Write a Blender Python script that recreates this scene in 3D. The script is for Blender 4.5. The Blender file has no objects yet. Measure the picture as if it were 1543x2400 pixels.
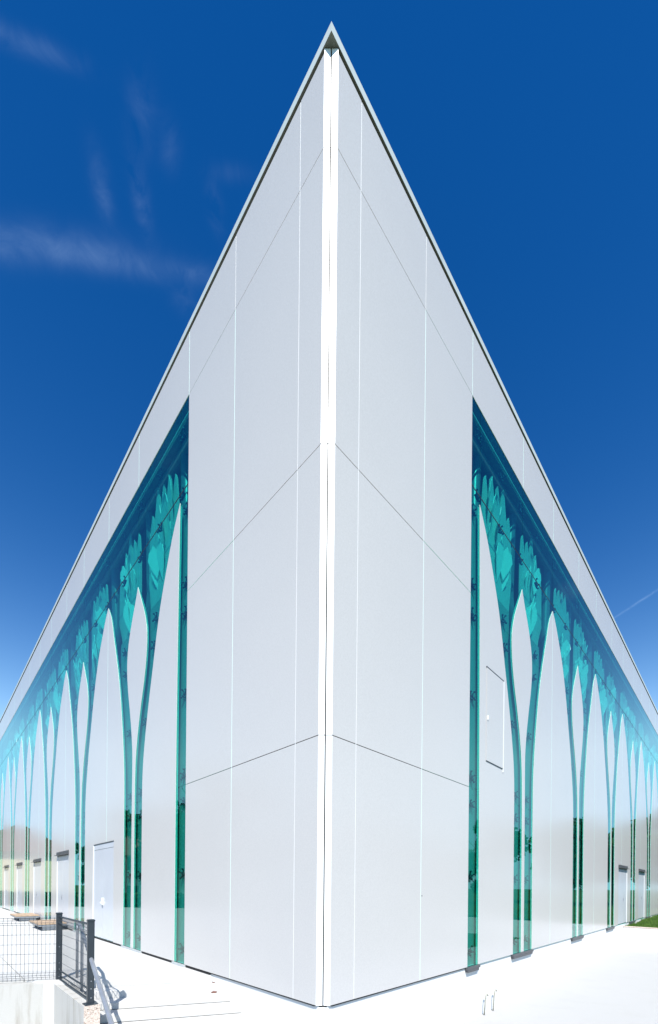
import bpy, bmesh, math, random
from mathutils import Vector, Matrix, noise
random.seed(7)
R = math.radians
sc = bpy.context.scene
col = sc.collection

# ------------------------------------------------------------------ camera
cam_d = bpy.data.cameras.new('camera')
cam = bpy.data.objects.new('camera', cam_d); col.objects.link(cam)
sc.camera = cam
cam_d.sensor_fit = 'VERTICAL'; cam_d.sensor_height = 24.0
cam_d.lens = 24.0 * 960.4 / 2400.0
cam_d.shift_y = (2077.35 - 1200.0) / 2400.0
cam_d.clip_start = 0.05; cam_d.clip_end = 3000
cam.matrix_world = Matrix.Translation((0, 0, 1.5)) @ Matrix.Rotation(R(90), 4, 'X') @ Matrix.Rotation(0.0089, 4, 'Z')

# ------------------------------------------------------------------ light
SUN_EL, SUN_AZ = R(51), R(4)          # azimuth measured from straight behind the camera, towards the right
to_sun = Vector((math.sin(SUN_AZ) * math.cos(SUN_EL), -math.cos(SUN_AZ) * math.cos(SUN_EL), math.sin(SUN_EL)))
sun_d = bpy.data.lights.new('sun', 'SUN'); sun_d.energy = 4.2; sun_d.angle = R(0.53); sun_d.color = (1.0, 0.965, 0.91)
sun = bpy.data.objects.new('sun', sun_d); col.objects.link(sun)
sun.rotation_euler = to_sun.to_track_quat('Z', 'Y').to_euler()
sun.location = to_sun * 60

sc.view_settings.view_transform = 'Standard'
sc.view_settings.look = 'None'
sc.view_settings.gamma = 1
sc.view_settings.use_curve_mapping = False
sc.view_settings.exposure = 0.80

# ------------------------------------------------------------------ sky
world = bpy.data.worlds.new('World'); sc.world = world; world.use_nodes = True
wt = world.node_tree; wt.nodes.clear()
def N(t, typ, **kw):
    n = t.nodes.new(typ)
    for k, v in kw.items(): setattr(n, k, v)
    return n
def M(t, op, a, b=None, c=None):
    n = t.nodes.new('ShaderNodeMath'); n.operation = op
    for i, v in enumerate((a, b, c)):
        if v is None: continue
        if isinstance(v, (int, float)): n.inputs[i].default_value = v
        else: t.links.new(v, n.inputs[i])
    return n.outputs[0]
sky = N(wt, 'ShaderNodeTexSky', sky_type='NISHITA', sun_disc=False)
sky.sun_elevation = SUN_EL
sky.sun_rotation = math.pi - SUN_AZ      # rotation 0 looks along +Y
sky.altitude = 600; sky.air_density = 1.0; sky.dust_density = 0.35; sky.ozone_density = 3.0
gm = N(wt, 'ShaderNodeGamma'); gm.inputs[1].default_value = 1.25
hs = N(wt, 'ShaderNodeHueSaturation'); hs.inputs['Saturation'].default_value = 1.35; hs.inputs['Hue'].default_value = 0.503
tint = N(wt, 'ShaderNodeMixRGB', blend_type='MULTIPLY'); tint.inputs[0].default_value = 1; tint.inputs[2].default_value = (.62, 1.13, 1.07, 1)
wt.links.new(sky.outputs[0], hs.inputs['Color']); wt.links.new(hs.outputs[0], tint.inputs[1]); wt.links.new(tint.outputs[0], gm.inputs[0])
tc = N(wt, 'ShaderNodeTexCoord'); sp = N(wt, 'ShaderNodeSeparateXYZ'); wt.links.new(tc.outputs['Generated'], sp.inputs[0])
zc = M(wt, 'MAXIMUM', sp.outputs[2], 0.08)
U = M(wt, 'DIVIDE', sp.outputs[0], zc); V = M(wt, 'DIVIDE', sp.outputs[1], zc)
def blob(u0, v0, a, b, ang=0.0):
    du = M(wt, 'SUBTRACT', U, u0); dv = M(wt, 'SUBTRACT', V, v0); c, s = math.cos(ang), math.sin(ang)
    p = M(wt, 'DIVIDE', M(wt, 'ADD', M(wt, 'MULTIPLY', du, c), M(wt, 'MULTIPLY', dv, s)), a)
    q = M(wt, 'DIVIDE', M(wt, 'SUBTRACT', M(wt, 'MULTIPLY', dv, c), M(wt, 'MULTIPLY', du, s)), b)
    r = M(wt, 'ADD', M(wt, 'MULTIPLY', p, p), M(wt, 'MULTIPLY', q, q))
    return M(wt, 'EXPONENT', M(wt, 'MULTIPLY', r, -1.0))
cm = N(wt, 'ShaderNodeCombineXYZ'); wt.links.new(U, cm.inputs[0]); wt.links.new(V, cm.inputs[1])
nz = N(wt, 'ShaderNodeTexNoise'); nz.inputs['Scale'].default_value = 14; nz.inputs['Detail'].default_value = 7; nz.inputs['Roughness'].default_value = 0.62; nz.inputs['Distortion'].default_value = 1.2
wt.links.new(cm.outputs[0], nz.inputs['Vector'])
nzf = M(wt, 'MAXIMUM', M(wt, 'MULTIPLY', M(wt, 'SUBTRACT', nz.outputs[0], 0.36), 3.2), 0.0)
nz2 = N(wt, 'ShaderNodeTexNoise'); nz2.inputs['Scale'].default_value = 1.7; nz2.inputs['Detail'].default_value = 5
wt.links.new(cm.outputs[0], nz2.inputs['Vector'])
nzs = M(wt, 'ADD', M(wt, 'MULTIPLY', nzf, .45), .30)
veil = M(wt, 'MULTIPLY', M(wt, 'MAXIMUM', M(wt, 'SUBTRACT', nz2.outputs[0], 0.60), 0.0), 0.9)
tot = veil
for (u0, v0, a, b, ang, w) in [(-.52, .640, .15, .020, .03, .16), (-.33, .660, .12, .015, .10, .15), (-.21, .672, .06, .008, .12, .08),
                              (-.254, .535, .014, .030, .55, .10), (-.225, .555, .012, .018, .5, .08), (-.335, .585, .012, .028, .25, .11), (-.283, .598, .011, .032, .15, .11),
                              (-.178, .603, .010, .022, 0, .08), (-.255, .70, .02, .02, 0, .07), (-.375, .487, .05, .008, .2, .16), (-.145, .575, .03, .008, 0, .05)]:
    tot = M(wt, 'ADD', tot, M(wt, 'MULTIPLY', M(wt, 'MULTIPLY', blob(u0, v0, a, b, ang), nzs if a > .1 else nzf), w * (.85 if a > .1 else .62)))
# the vapour trail on the right
tot = M(wt, 'ADD', tot, M(wt, 'MULTIPLY', M(wt, 'MULTIPLY', blob(1.085, 1.38, .155, .006, math.atan2(-.162, .05)), nzf), .22))
tot = M(wt, 'MINIMUM', tot, 0.6)
hz = M(wt, 'MINIMUM', M(wt, 'MULTIPLY', M(wt, 'EXPONENT', M(wt, 'DIVIDE', M(wt, 'SUBTRACT', .334, sp.outputs[2]), .10)), .48), .85)
hm = N(wt, 'ShaderNodeMixRGB'); wt.links.new(hz, hm.inputs[0]); wt.links.new(gm.outputs[0], hm.inputs[1]); hm.inputs[2].default_value = (4.7, 7.7, 10.6, 1)
cl = N(wt, 'ShaderNodeMixRGB'); wt.links.new(tot, cl.inputs[0]); wt.links.new(hm.outputs[0], cl.inputs[1]); cl.inputs[2].default_value = (5.2, 7.6, 11.0, 1)
bg = N(wt, 'ShaderNodeBackground'); bg.inputs[1].default_value = 0.068
wt.links.new(cl.outputs[0], bg.inputs[0])
wo = N(wt, 'ShaderNodeOutputWorld'); wt.links.new(bg.outputs[0], wo.inputs[0])

# ------------------------------------------------------------------ materials
def mat(name, color, rough=0.5, metal=0.0, spec=0.5, var=0.0, vscale=3.0, bump=0.0, bscale=60.0, color2=None, stretch=None, extra=None):
    m = bpy.data.materials.new(name); m.use_nodes = True; t = m.node_tree; p = t.nodes['Principled BSDF']
    p.inputs['Base Color'].default_value = (*color, 1); p.inputs['Roughness'].default_value = rough
    p.inputs['Metallic'].default_value = metal; p.inputs['Specular IOR Level'].default_value = spec
    if var or color2 or bump:
        tcn = N(t, 'ShaderNodeTexCoord'); mp = N(t, 'ShaderNodeMapping'); t.links.new(tcn.outputs['Object'], mp.inputs[0])
        if stretch: mp.inputs['Scale'].default_value = stretch
        n = N(t, 'ShaderNodeTexNoise'); n.inputs['Scale'].default_value = vscale; n.inputs['Detail'].default_value = 8; n.inputs['Roughness'].default_value = 0.65
        t.links.new(mp.outputs[0], n.inputs['Vector'])
    if var or color2:
        c2 = color2 or tuple(max(0, c * (1 - var)) for c in color); c1 = color if color2 else tuple(min(1, c * (1 + var)) for c in color)
        rp = N(t, 'ShaderNodeValToRGB'); rp.color_ramp.elements[0].position = 0.33; rp.color_ramp.elements[1].position = 0.67
        rp.color_ramp.elements[0].color = (*c2, 1); rp.color_ramp.elements[1].color = (*c1, 1)
        t.links.new(n.outputs[0], rp.inputs[0]); t.links.new(rp.outputs[0], p.inputs['Base Color'])
    if bump:
        n2 = N(t, 'ShaderNodeTexNoise'); n2.inputs['Scale'].default_value = bscale; n2.inputs['Detail'].default_value = 4
        t.links.new(tcn.outputs['Object'], n2.inputs['Vector'])
        b = N(t, 'ShaderNodeBump'); b.inputs['Strength'].default_value = bump; b.inputs['Distance'].default_value = 0.01
        t.links.new(n2.outputs[0], b.inputs['Height']); t.links.new(b.outputs[0], p.inputs['Normal'])
    return m

MT = {}
# white enamelled facade panel: faint speckle + large soft tone changes
def panel_mat():
    m = mat('white_panel', (.6, .62, .655), rough=0.2, spec=0.28)
    t = m.node_tree; p = t.nodes['Principled BSDF']
    tcn = N(t, 'ShaderNodeTexCoord')
    a = N(t, 'ShaderNodeTexNoise'); a.inputs['Scale'].default_value = 55; a.inputs['Detail'].default_value = 3
    b = N(t, 'ShaderNodeTexNoise'); b.inputs['Scale'].default_value = 0.6; b.inputs['Detail'].default_value = 3
    w = N(t, 'ShaderNodeTexWhiteNoise', noise_dimensions='3D'); oi = N(t, 'ShaderNodeObjectInfo')
    t.links.new(tcn.outputs['Object'], a.inputs['Vector']); t.links.new(tcn.outputs['Object'], b.inputs['Vector'])
    v = M(t, 'ADD', M(t, 'MULTIPLY', M(t, 'SUBTRACT', a.outputs[0], .5), .20), M(t, 'MULTIPLY', M(t, 'SUBTRACT', b.outputs[0], .5), .05))
    v = M(t, 'ADD', v, M(t, 'MULTIPLY', M(t, 'SUBTRACT', oi.outputs['Random'], .5), .012))
    v = M(t, 'ADD', v, 1.0)
    mx = N(t, 'ShaderNodeVectorMath', operation='SCALE'); mx.inputs[0].default_value = (.53, .515, .50); t.links.new(v, mx.inputs['Scale'])
    t.links.new(mx.outputs[0], p.inputs['Base Color'])
    return m
MT['panel'] = panel_mat()
MT['reveal'] = mat('mint_reveal', (.50, .80, .70), rough=.25)
MT['trim'] = mat('white_trim', (.86, .86, .85), rough=.35, var=.03, vscale=1.5)
MT['fascia'] = mat('fascia_metal', (.52, .56, .53), rough=.35, var=.06, vscale=.7)
MT['soffit'] = mat('soffit', (.13, .14, .11), rough=.7, var=.1)
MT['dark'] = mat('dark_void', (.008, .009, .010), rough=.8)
MT['grime'] = mat('joint_grime', (.07, .065, .055), rough=.95, var=.4, vscale=6)
MT['seal'] = mat('joint_seal', (.74, .75, .75), rough=.5)
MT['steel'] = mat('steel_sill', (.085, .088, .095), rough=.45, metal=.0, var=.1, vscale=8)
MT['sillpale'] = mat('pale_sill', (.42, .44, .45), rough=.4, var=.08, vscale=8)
MT['door'] = mat('door_paint', (.52, .54, .58), rough=.25, var=.03, vscale=1.2)
MT['anthracite'] = mat('anthracite_paint', (.030, .038, .046), rough=.38, var=.12, vscale=6)
MT['galv'] = mat('galvanised', (.33, .35, .38), rough=.4, metal=.5, var=.12, vscale=12)
MT['fit'] = mat('dark_fitting', (.03, .05, .07), rough=.35, metal=.5)
MT['inner'] = mat('inner_white', (.56, .58, .57), rough=.45, var=.05, vscale=1.3)
MT['lining'] = mat('stem_lining', (.32, .34, .33), rough=.5, var=.06, vscale=.7)
MT['sun_patch'] = mat('sun_patch_white', (.90, .91, .89), rough=.4)  # brighter than the screens: sunlight put into the colour of the leaf shapes
MT['column'] = mat('inner_column', (.15, .18, .20), rough=.35)
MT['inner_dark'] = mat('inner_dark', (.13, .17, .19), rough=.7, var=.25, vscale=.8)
MT['rust'] = mat('red_mark', (.45, .02, .03), rough=.5)
MT['wood'] = mat('bench_wood', (.42, .30, .20), rough=.6, var=.2, vscale=4, stretch=(1, 1, 12))
MT['leafdry'] = mat('dry_leaf', (.16, .07, .05), rough=.8, var=.4, vscale=30)
MT['pvc'] = mat('pvc_pipe', (.36, .35, .29), rough=.4, var=.25, vscale=20)

def concrete(name, base, stain, streak=True, aggregate=False, sc1=1.0, amount=.5):
    m = bpy.data.materials.new(name); m.use_nodes = True; t = m.node_tree; p = t.nodes['Principled BSDF']
    p.inputs['Roughness'].default_value = .85; p.inputs['Specular IOR Level'].default_value = .25
    tcn = N(t, 'ShaderNodeTexCoord'); mp = N(t, 'ShaderNodeMapping'); t.links.new(tcn.outputs['Object'], mp.inputs[0])
    mp.inputs['Scale'].default_value = (1, 1, .12) if streak else (1, 1, 1)
    n = N(t, 'ShaderNodeTexNoise'); n.inputs['Scale'].default_value = 7 * sc1; n.inputs['Detail'].default_value = 7; n.inputs['Roughness'].default_value = .6
    t.links.new(mp.outputs[0], n.inputs['Vector'])
    g = N(t, 'ShaderNodeTexNoise'); g.inputs['Scale'].default_value = 90; g.inputs['Detail'].default_value = 4; t.links.new(tcn.outputs['Object'], g.inputs['Vector'])
    rp = N(t, 'ShaderNodeValToRGB'); rp.color_ramp.elements[0].position = .5; rp.color_ramp.elements[1].position = .78
    rp.color_ramp.elements[0].color = (*base, 1); rp.color_ramp.elements[1].color = (*[b * (1 - amount) + s * amount for b, s in zip(base, stain)], 1)
    t.links.new(n.outputs[0], rp.inputs[0])
    mx = N(t, 'ShaderNodeVectorMath', operation='SCALE'); t.links.new(rp.outputs[0], mx.inputs[0])
    t.links.new(M(t, 'ADD', M(t, 'MULTIPLY', M(t, 'SUBTRACT', g.outputs[0], .5), .16), 1.0), mx.inputs['Scale'])
    last = mx.outputs[0]; hgt = g.outputs[0]
    if aggregate:
        vo = N(t, 'ShaderNodeTexVoronoi'); vo.inputs['Scale'].default_value = 75; t.links.new(tcn.outputs['Object'], vo.inputs['Vector'])
        r2 = N(t, 'ShaderNodeValToRGB'); r2.color_ramp.elements[0].color = (.30, .22, .17, 1); r2.color_ramp.elements[1].color = (.80, .68, .58, 1)
        e = r2.color_ramp.elements.new(.45); e.color = (.62, .50, .42, 1)
        sep = N(t, 'ShaderNodeSeparateColor'); t.links.new(vo.outputs['Color'], sep.inputs[0]); t.links.new(sep.outputs[0], r2.inputs[0])
        mm = N(t, 'ShaderNodeMixRGB'); mm.inputs[0].default_value = .65; t.links.new(last, mm.inputs[1]); t.links.new(r2.outputs[0], mm.inputs[2]); last = mm.outputs[0]
        hgt = vo.outputs['Distance']
    t.links.new(last, p.inputs['Base Color'])
    b = N(t, 'ShaderNodeBump'); b.inputs['Strength'].default_value = .35; b.inputs['Distance'].default_value = .006
    t.links.new(hgt, b.inputs['Height']); t.links.new(b.outputs[0], p.inputs['Normal'])
    return m
MT['plinth'] = concrete('plinth_render', (.68, .68, .67), (.55, .53, .48), streak=False, amount=.25, sc1=.5)
MT['paving'] = concrete('pale_concrete', (.415, .41, .40), (.36, .35, .33), streak=False, amount=.3, sc1=.25)
MT['paving_light'] = concrete('bleached_concrete', (.53, .525, .51), (.46, .45, .43), streak=False, amount=.3, sc1=.25)
MT['castwall'] = concrete('cast_concrete', (.46, .45, .42), (.22, .19, .14), streak=True, amount=.75)
MT['aggregate'] = concrete('exposed_aggregate', (.46, .40, .35), (.32, .27, .22), streak=False, aggregate=True, amount=.4)
MT['grassground'] = mat('grass_ground', (.055, .095, .022), rough=.95, spec=.1, color2=(.028, .060, .012), vscale=.9)
MT['foliage'] = mat('foliage', (.055, .11, .025), rough=.7, spec=.25, color2=(.022, .055, .012), vscale=1.3)
MT['grass'] = mat('grass_blades', (.10, .19, .03), rough=.7, spec=.2, color2=(.05, .11, .015), vscale=2.5)
MT['bark'] = mat('bark', (.10, .075, .055), rough=.9, var=.3, vscale=8)
MT['cream'] = mat('cream_render', (.70, .62, .40), rough=.9, var=.05, vscale=1)
MT['palehouse'] = mat('pale_render', (.62, .60, .55), rough=.9, var=.05, vscale=1)
MT['tile'] = mat('brown_tile', (.16, .09, .065), rough=.8, var=.2, vscale=4)
MT['winglass'] = mat('house_glass', (.03, .04, .05), rough=.08)

def glass_mat():
    m = bpy.data.materials.new('teal_glass'); m.use_nodes = True; t = m.node_tree; t.nodes.clear()
    tr = N(t, 'ShaderNodeBsdfTransparent'); tr.inputs[0].default_value = (.40, .855, .81, 1)
    gl = N(t, 'ShaderNodeBsdfGlossy'); gl.inputs[0].default_value = (.70, .97, .92, 1); gl.inputs['Roughness'].default_value = .0
    fr = N(t, 'ShaderNodeFresnel'); fr.inputs[0].default_value = 1.52
    geo = N(t, 'ShaderNodeNewGeometry')
    # only the outward face mirrors; the inner face of the pane adds a little
    f = M(t, 'MINIMUM', M(t, 'MULTIPLY', fr.outputs[0], M(t, 'SUBTRACT', 1.4, M(t, 'MULTIPLY', geo.outputs['Backfacing'], 1.4))), 1.0)
    mx = N(t, 'ShaderNodeMixShader'); t.links.new(f, mx.inputs[0]); t.links.new(tr.outputs[0], mx.inputs[1]); t.links.new(gl.outputs[0], mx.inputs[2])
    o = N(t, 'ShaderNodeOutputMaterial'); t.links.new(mx.outputs[0], o.inputs[0])
    return m
MT['glass'] = glass_mat()

# ------------------------------------------------------------------ building helpers
X0, D0, AL, AR = -.0638, 5.0606, .7811, .7897
AX = {'L': ((-math.sin(AL), math.cos(AL)), (-math.cos(AL), -math.sin(AL))), 'R': ((math.sin(AR), math.cos(AR)), (math.cos(AR), -math.sin(AR)))}
def W(side, s, o, z):
    d, n = AX[side]
    return Vector((X0 + d[0] * s + n[0] * o, D0 + d[1] * s + n[1] * o, z))
def obj(name, bm, mats, parent=None, smooth=False, recalc=True):
    if recalc: bmesh.ops.recalc_face_normals(bm, faces=bm.faces)
    me = bpy.data.meshes.new(name); bm.to_mesh(me); bm.free()
    for m in (mats if isinstance(mats, (list, tuple)) else [mats]): me.materials.append(MT[m])
    if smooth:
        for p in me.polygons: p.use_smooth = True
    o = bpy.data.objects.new(name, me); col.objects.link(o); o.parent = parent
    return o
def tag(o, label=None, cat=None, group=None, kind=None):
    if label: o['label'] = label
    if cat: o['category'] = cat
    if group: o['group'] = group
    if kind: o['kind'] = kind
    return o
def empty(name, loc=(0, 0, 0)):
    e = bpy.data.objects.new(name, None); e.empty_display_size = .3; col.objects.link(e); e.location = loc
    return e
def prism_pts(bm, front, back, side_mat=0):
    a = [bm.verts.new(p) for p in front]; b = [bm.verts.new(p) for p in back]
    bm.faces.new(a); bm.faces.new(list(reversed(b)))
    n = len(a)
    for i in range(n):
        f = bm.faces.new((a[i], b[i], b[(i + 1) % n], a[(i + 1) % n])); f.material_index = side_mat
def prism(bm, side, poly, o0, o1, side_mat=0):
    prism_pts(bm, [W(side, s, o0, z) for s, z in poly], [W(side, s, o1, z) for s, z in poly], side_mat)
def bx(bm, side, s0, s1, o0, o1, z0, z1):
    prism(bm, side, [(s0, z0), (s1, z0), (s1, z1), (s0, z1)], o0, o1)
def wbox(name, side, s0, s1, o0, o1, z0, z1, m, parent):
    bm = bmesh.new(); bx(bm, side, s0, s1, o0, o1, z0, z1); return obj(name, bm, m, parent)
def slab(bm, poly, z0, z1):
    prism_pts(bm, [Vector((x, y, z1)) for x, y in poly], [Vector((x, y, z0)) for x, y in poly])
def tube(bm, pts, r, seg=10, caps=True, r2=None):
    pts = [Vector(p) for p in pts]; rings = []; up = None
    for i, p in enumerate(pts):
        t = (pts[min(i + 1, len(pts) - 1)] - pts[max(i - 1, 0)]).normalized()
        if up is None: up = Vector((0, 0, 1)) if abs(t.z) < .9 else Vector((1, 0, 0))
        a = t.cross(up).normalized(); b = a.cross(t).normalized(); up = b
        rr = r if r2 is None else r + (r2 - r) * i / (len(pts) - 1)
        rings.append([bm.verts.new(p + (a * math.cos(2 * math.pi * k / seg) + b * math.sin(2 * math.pi * k / seg)) * rr) for k in range(seg)])
    for u, v in zip(rings, rings[1:]):
        for k in range(seg): bm.faces.new((u[k], u[(k + 1) % seg], v[(k + 1) % seg], v[k]))
    if caps: bm.faces.new(rings[0]); bm.faces.new(list(reversed(rings[-1])))
def obox(bm, c, ax, ay, hx, hy, z0, z1):
    """box with horizontal axes ax, ay about centre c (x,y)"""
    c = Vector((c[0], c[1], 0)); ax = Vector((ax[0], ax[1], 0)).normalized(); ay = Vector((ay[0], ay[1], 0)).normalized()
    q = [c + ax * (sx * hx) + ay * (sy * hy) for sx, sy in ((-1, -1), (1, -1), (1, 1), (-1, 1))]
    prism_pts(bm, [p + Vector((0, 0, z1)) for p in q], [p + Vector((0, 0, z0)) for p in q])

# ------------------------------------------------------------------ facade curves (z -> s), first bay
P = 4.58; NB = 7; SEND = 3.9 + P * NB
Z1, Z2, Z3, ZP, ZT = 3.40, 7.06, 10.78, 11.975, 12.15
E1 = [(8.96, 3.90), (8.79, 4.10), (8.45, 4.36), (8.0, 4.68), (7.4, 4.98), (6.8, 5.21), (6.3, 5.37), (5.72, 5.556), (4.855, 5.79), (4.2, 5.915), (3.48, 5.955), (0, 5.955)]
E1A = [(8.945, 4.13), (8.56, 4.416), (8.0, 4.725), (7.366, 5.03), (6.806, 5.229), (6.3, 5.376), (5.72, 5.556), (4.855, 5.79), (4.2, 5.915), (3.48, 5.955), (0, 5.955)]
SA = [(8.945, 4.13), (7.0, 4.17), (3.4, 4.215), (0, 4.22)]
E2 = [(8.43, 6.32), (8.0, 6.086), (7.57, 5.87), (7.026, 5.745), (6.545, 5.793), (6.07, 5.913), (5.5, 6.113), (4.92, 6.28), (4.29, 6.39), (3.46, 6.425), (0, 6.43)]
E3 = [(8.43, 6.32), (8.144, 6.473), (7.79, 6.69), (7.5, 6.837), (7.16, 6.955), (6.77, 6.99), (6.276, 6.927), (5.706, 6.788), (5.046, 6.645), (4.483, 6.585), (3.454, 6.594), (0, 6.605)]
E4 = [(8.96, 8.48), (8.64, 8.246), (8.0, 8.014), (7.474, 7.825), (6.654, 7.56), (5.718, 7.354), (4.78, 7.2), (4.2, 7.142), (3.5, 7.125), (0, 7.128)]
def curve(tab):
    tab = sorted(tab); zs = [a for a, _ in tab]; ss = [b for _, b in tab]; n = len(tab)
    d = [(ss[i + 1] - ss[i]) / (zs[i + 1] - zs[i]) for i in range(n - 1)]
    m = [d[0]] + [(d[i - 1] + d[i]) / 2 if d[i - 1] * d[i] > 0 else 0 for i in range(1, n - 1)] + [d[-1]]
    def f(z):
        z = min(max(z, zs[0]), zs[-1]); i = 0
        while i < n - 2 and z > zs[i + 1]: i += 1
        h = zs[i + 1] - zs[i]; t = (z - zs[i]) / h
        return (2 * t**3 - 3 * t**2 + 1) * ss[i] + (t**3 - 2 * t**2 + t) * h * m[i] + (-2 * t**3 + 3 * t**2) * ss[i + 1] + (t**3 - t**2) * h * m[i + 1]
    f.top = zs[-1]
    return f
C1, C1A, CSA, C2, C3, C4 = map(curve, (E1, E1A, SA, E2, E3, E4))
def sh(f, off):
    g = lambda z: f(z) + off
    g.top = f.top
    return g
def zsteps(a, b):
    n = max(1, int(math.ceil((b - a) / .16)))
    return [a + (b - a) * i / n for i in range(n + 1)]
G = .0055
def between(fl, fr, za, zb, notch=None):
    """polygon between two edge curves from za to zb; notch = (s0,s1,ztop) cut from the bottom"""
    zs = zsteps(za, zb)
    left = [(fl(z), z) for z in zs]; right = [(fr(z), z) for z in zs]
    if right[-1][0] - left[-1][0] < .012:
        c = (left[-1][0] + right[-1][0]) / 2; left[-1] = (c - .006, zb); right[-1] = (c + .006, zb)
    if not notch: return left + right[::-1]
    n0, n1, zt = notch; l0, r0 = left[0][0], right[0][0]
    if n1 >= r0 - .03:      # notch touches the right border
        right = [p for p in right if p[1] > zt + .01]; right = [(fr(zt), zt)] + right
        return left + right[::-1] + [(n0, zt), (n0, za)]
    left = [p for p in left if p[1] > zt + .01]; left = [(fl(zt), zt)] + left
    return left + right[::-1] + [(n1, za), (n1, zt)]
const = lambda s: (lambda z: s)
TH = .006

bld = empty('exhibition_hall', (X0, D0, 0))
tag(bld, 'white panelled hall with sharp corner and teal tree-shaped glazing under blue sky', 'building')
inv = Matrix.Translation((-X0, -D0, 0))
def part(name, bm, m, smooth=False, parent=None):
    o = obj(name, bm, m, None, smooth)
    o.parent = parent or bld
    if parent is None: o.matrix_parent_inverse = inv
    return o
def pprism(name, side, poly, o0, o1, m, sm=0):
    bm = bmesh.new(); prism(bm, side, poly, o0, o1, sm); return part(name, bm, m)
def pbox(name, side, s0, s1, o0, o1, z0, z1, m, parent=None):
    bm = bmesh.new(); bx(bm, side, s0, s1, o0, o1, z0, z1); return part(name, bm, m, parent=parent)

DOORS = {'L': {0: (7.87, 9.63, 2.62, False), 1: (12.47, 14.14, 2.50, True), 2: (17.05, 18.62, 2.42, True), 3: (21.6, 23.2, 2.42, True), 4: (26.2, 27.75, 2.42, True)},
         'R': {2: (17.07, 18.86, 2.36, True), 3: (21.76, 23.5, 2.36, True)}}
ROWS = [(0, Z1), (Z1, Z2), (Z2, Z3), (Z3, ZP)]
CH = .1236
SJ = [.575, 2.165, 3.78]
fit_spots = []
for side in 'LR':
    # ---- solid corner panels
    cols = [(CH, SJ[0]), (SJ[0], SJ[1]), (SJ[1], SJ[2])]
    for ci, (a, b) in enumerate(cols):
        for ri, (za, zb) in enumerate(ROWS):
            a2 = a + (0 if ci == 0 else G); b2 = b - (G if ci < 2 or ri == 3 else 0)
            pprism('facade_panel', side, [(a2, za + (G if ri else 0)), (b2, za + (G if ri else 0)), (b2, zb - G), (a2, zb - G)], 0, -TH, ['panel', 'reveal' if (ci == 2 and ri < 3) else 'panel'], 1)
    for s in SJ[:2]:
        pbox('joint_seal', side, s - G, s + G, -.003, -.02, 0.0, ZP - .01, 'seal')
    # ---- parapet panels over the glazing
    peaks = [SJ[2]]
    for k in range(NB + 1):
        peaks.append(C1.top and (4.13 if k == 0 else 3.90 + P * k))
        peaks.append(6.32 + P * k)
    peaks = [p for p in peaks if p < SEND - .3] + [SEND]
    for i, (a, b) in enumerate(zip(peaks[1:], peaks[2:])):
        a2 = SJ[2] if i == 0 else a
        pprism('parapet_panel', side, [(a2 + G, Z3 + G), (b - G, Z3 + G), (b - G, ZP - G), (a2 + G, ZP - G)], 0, -TH, ['panel', 'reveal'], 1)
        pbox('joint_seal', side, b - G, b + G, -.003, -.02, Z3 + .01, ZP - .01, 'seal')
    pbox('joint_seal', side, SJ[2] - G, SJ[2] + G, -.003, -.02, Z3 + .01, ZP - .01, 'seal')
    # ---- white lancets
    def lancet(fl, fr, top, split, door=None):
        rows = [(0, top)]
        for ri, (za, zb) in enumerate(rows):
            za2 = za + (G if ri else 0); zb2 = zb
            notch = (door[0], door[1], door[2]) if (door and ri == 0) else None
            if split is None:
                pprism('facade_panel', side, between(fl, fr, za2, zb2), 0, -TH, ['panel', 'reveal'], 1)
            else:
                nl = nr = None
                if notch:
                    if notch[0] < split - .05: nl = (notch[0], split - G, notch[2])
                    if notch[1] > split + .05: nr = (split + G, notch[1], notch[2])
                pprism('facade_panel', side, between(fl, const(split - G), za2, zb2, nl), 0, -TH, ['panel', 'reveal'], 1)
                pprism('facade_panel', side, between(const(split + G), fr, za2, zb2, nr), 0, -TH, ['panel', 'reveal'], 1)
        if split is not None:
            pbox('joint_seal', side, split - G, split + G, -.003, -.02, (door[2] if door and door[0] < split < door[1] else 0.0), top - .12, 'seal')
    lancet(CSA, C1A, 8.945, None)
    for k in range(NB):
        off = P * k
        lancet(sh(C2, off), sh(C3, off), 8.43, None)
        if k < NB - 1:
            lancet(sh(C4, off), sh(C1, off + P), 8.96, 8.48 + off, DOORS[side].get(k))
        else:
            pprism('facade_panel', side, [(C4(z) + off, z) for z in zsteps(0, 8.96)] + [(SEND, 8.96), (SEND, 0)], 0, -TH, ['panel', 'reveal'], 1)
    # ---- glass panes behind the cut-outs
    zz = [0.0, Z1, Z2, 9.122, Z3]
    for i, (a, b) in enumerate(zip(peaks, peaks[1:])):
        for za, zb in zip(zz, zz[1:]):
            if i == 0 and False: continue
            pbox('glass_pane', side, a + (.004 if i else -.02), b - .004, -.0075, -.0165, za + ((.011 if za > 9 else .004) if za else -.01), zb - (.011 if 9 < zb < 9.5 else .004), 'glass')
    # ---- pale ground edge on the far side of each cut-out, seen through the glass
    zl_ = zsteps(-.01, 8.9)
    pprism('glass_edge', side, [(CSA(z) - .045, z) for z in zl_] + [(CSA(z) + .02, z) for z in zl_][::-1], -.020, -.026, 'reveal')
    for k in range(NB):
        for f_, zt_ in ((C2, 8.40), (C4, 8.93)):
            zl_ = zsteps(-.01, zt_)
            pprism('glass_edge', side, [(f_(z) + P * k - (.04 if z < 8 else .04 * (zt_ + .02 - z) / (zt_ + .02 - 8)), z) for z in zl_] + [(f_(z) + P * k + .03, z) for z in zl_][::-1], -.020, -.026, 'reveal')
    pbox('glass_joint', side, SJ[2], SEND, -.0085, -.016, 9.112, 9.132, 'dark')
    # ---- strips: sills at the foot, fittings
    strips = [(SJ[2], 4.22)]
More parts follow.
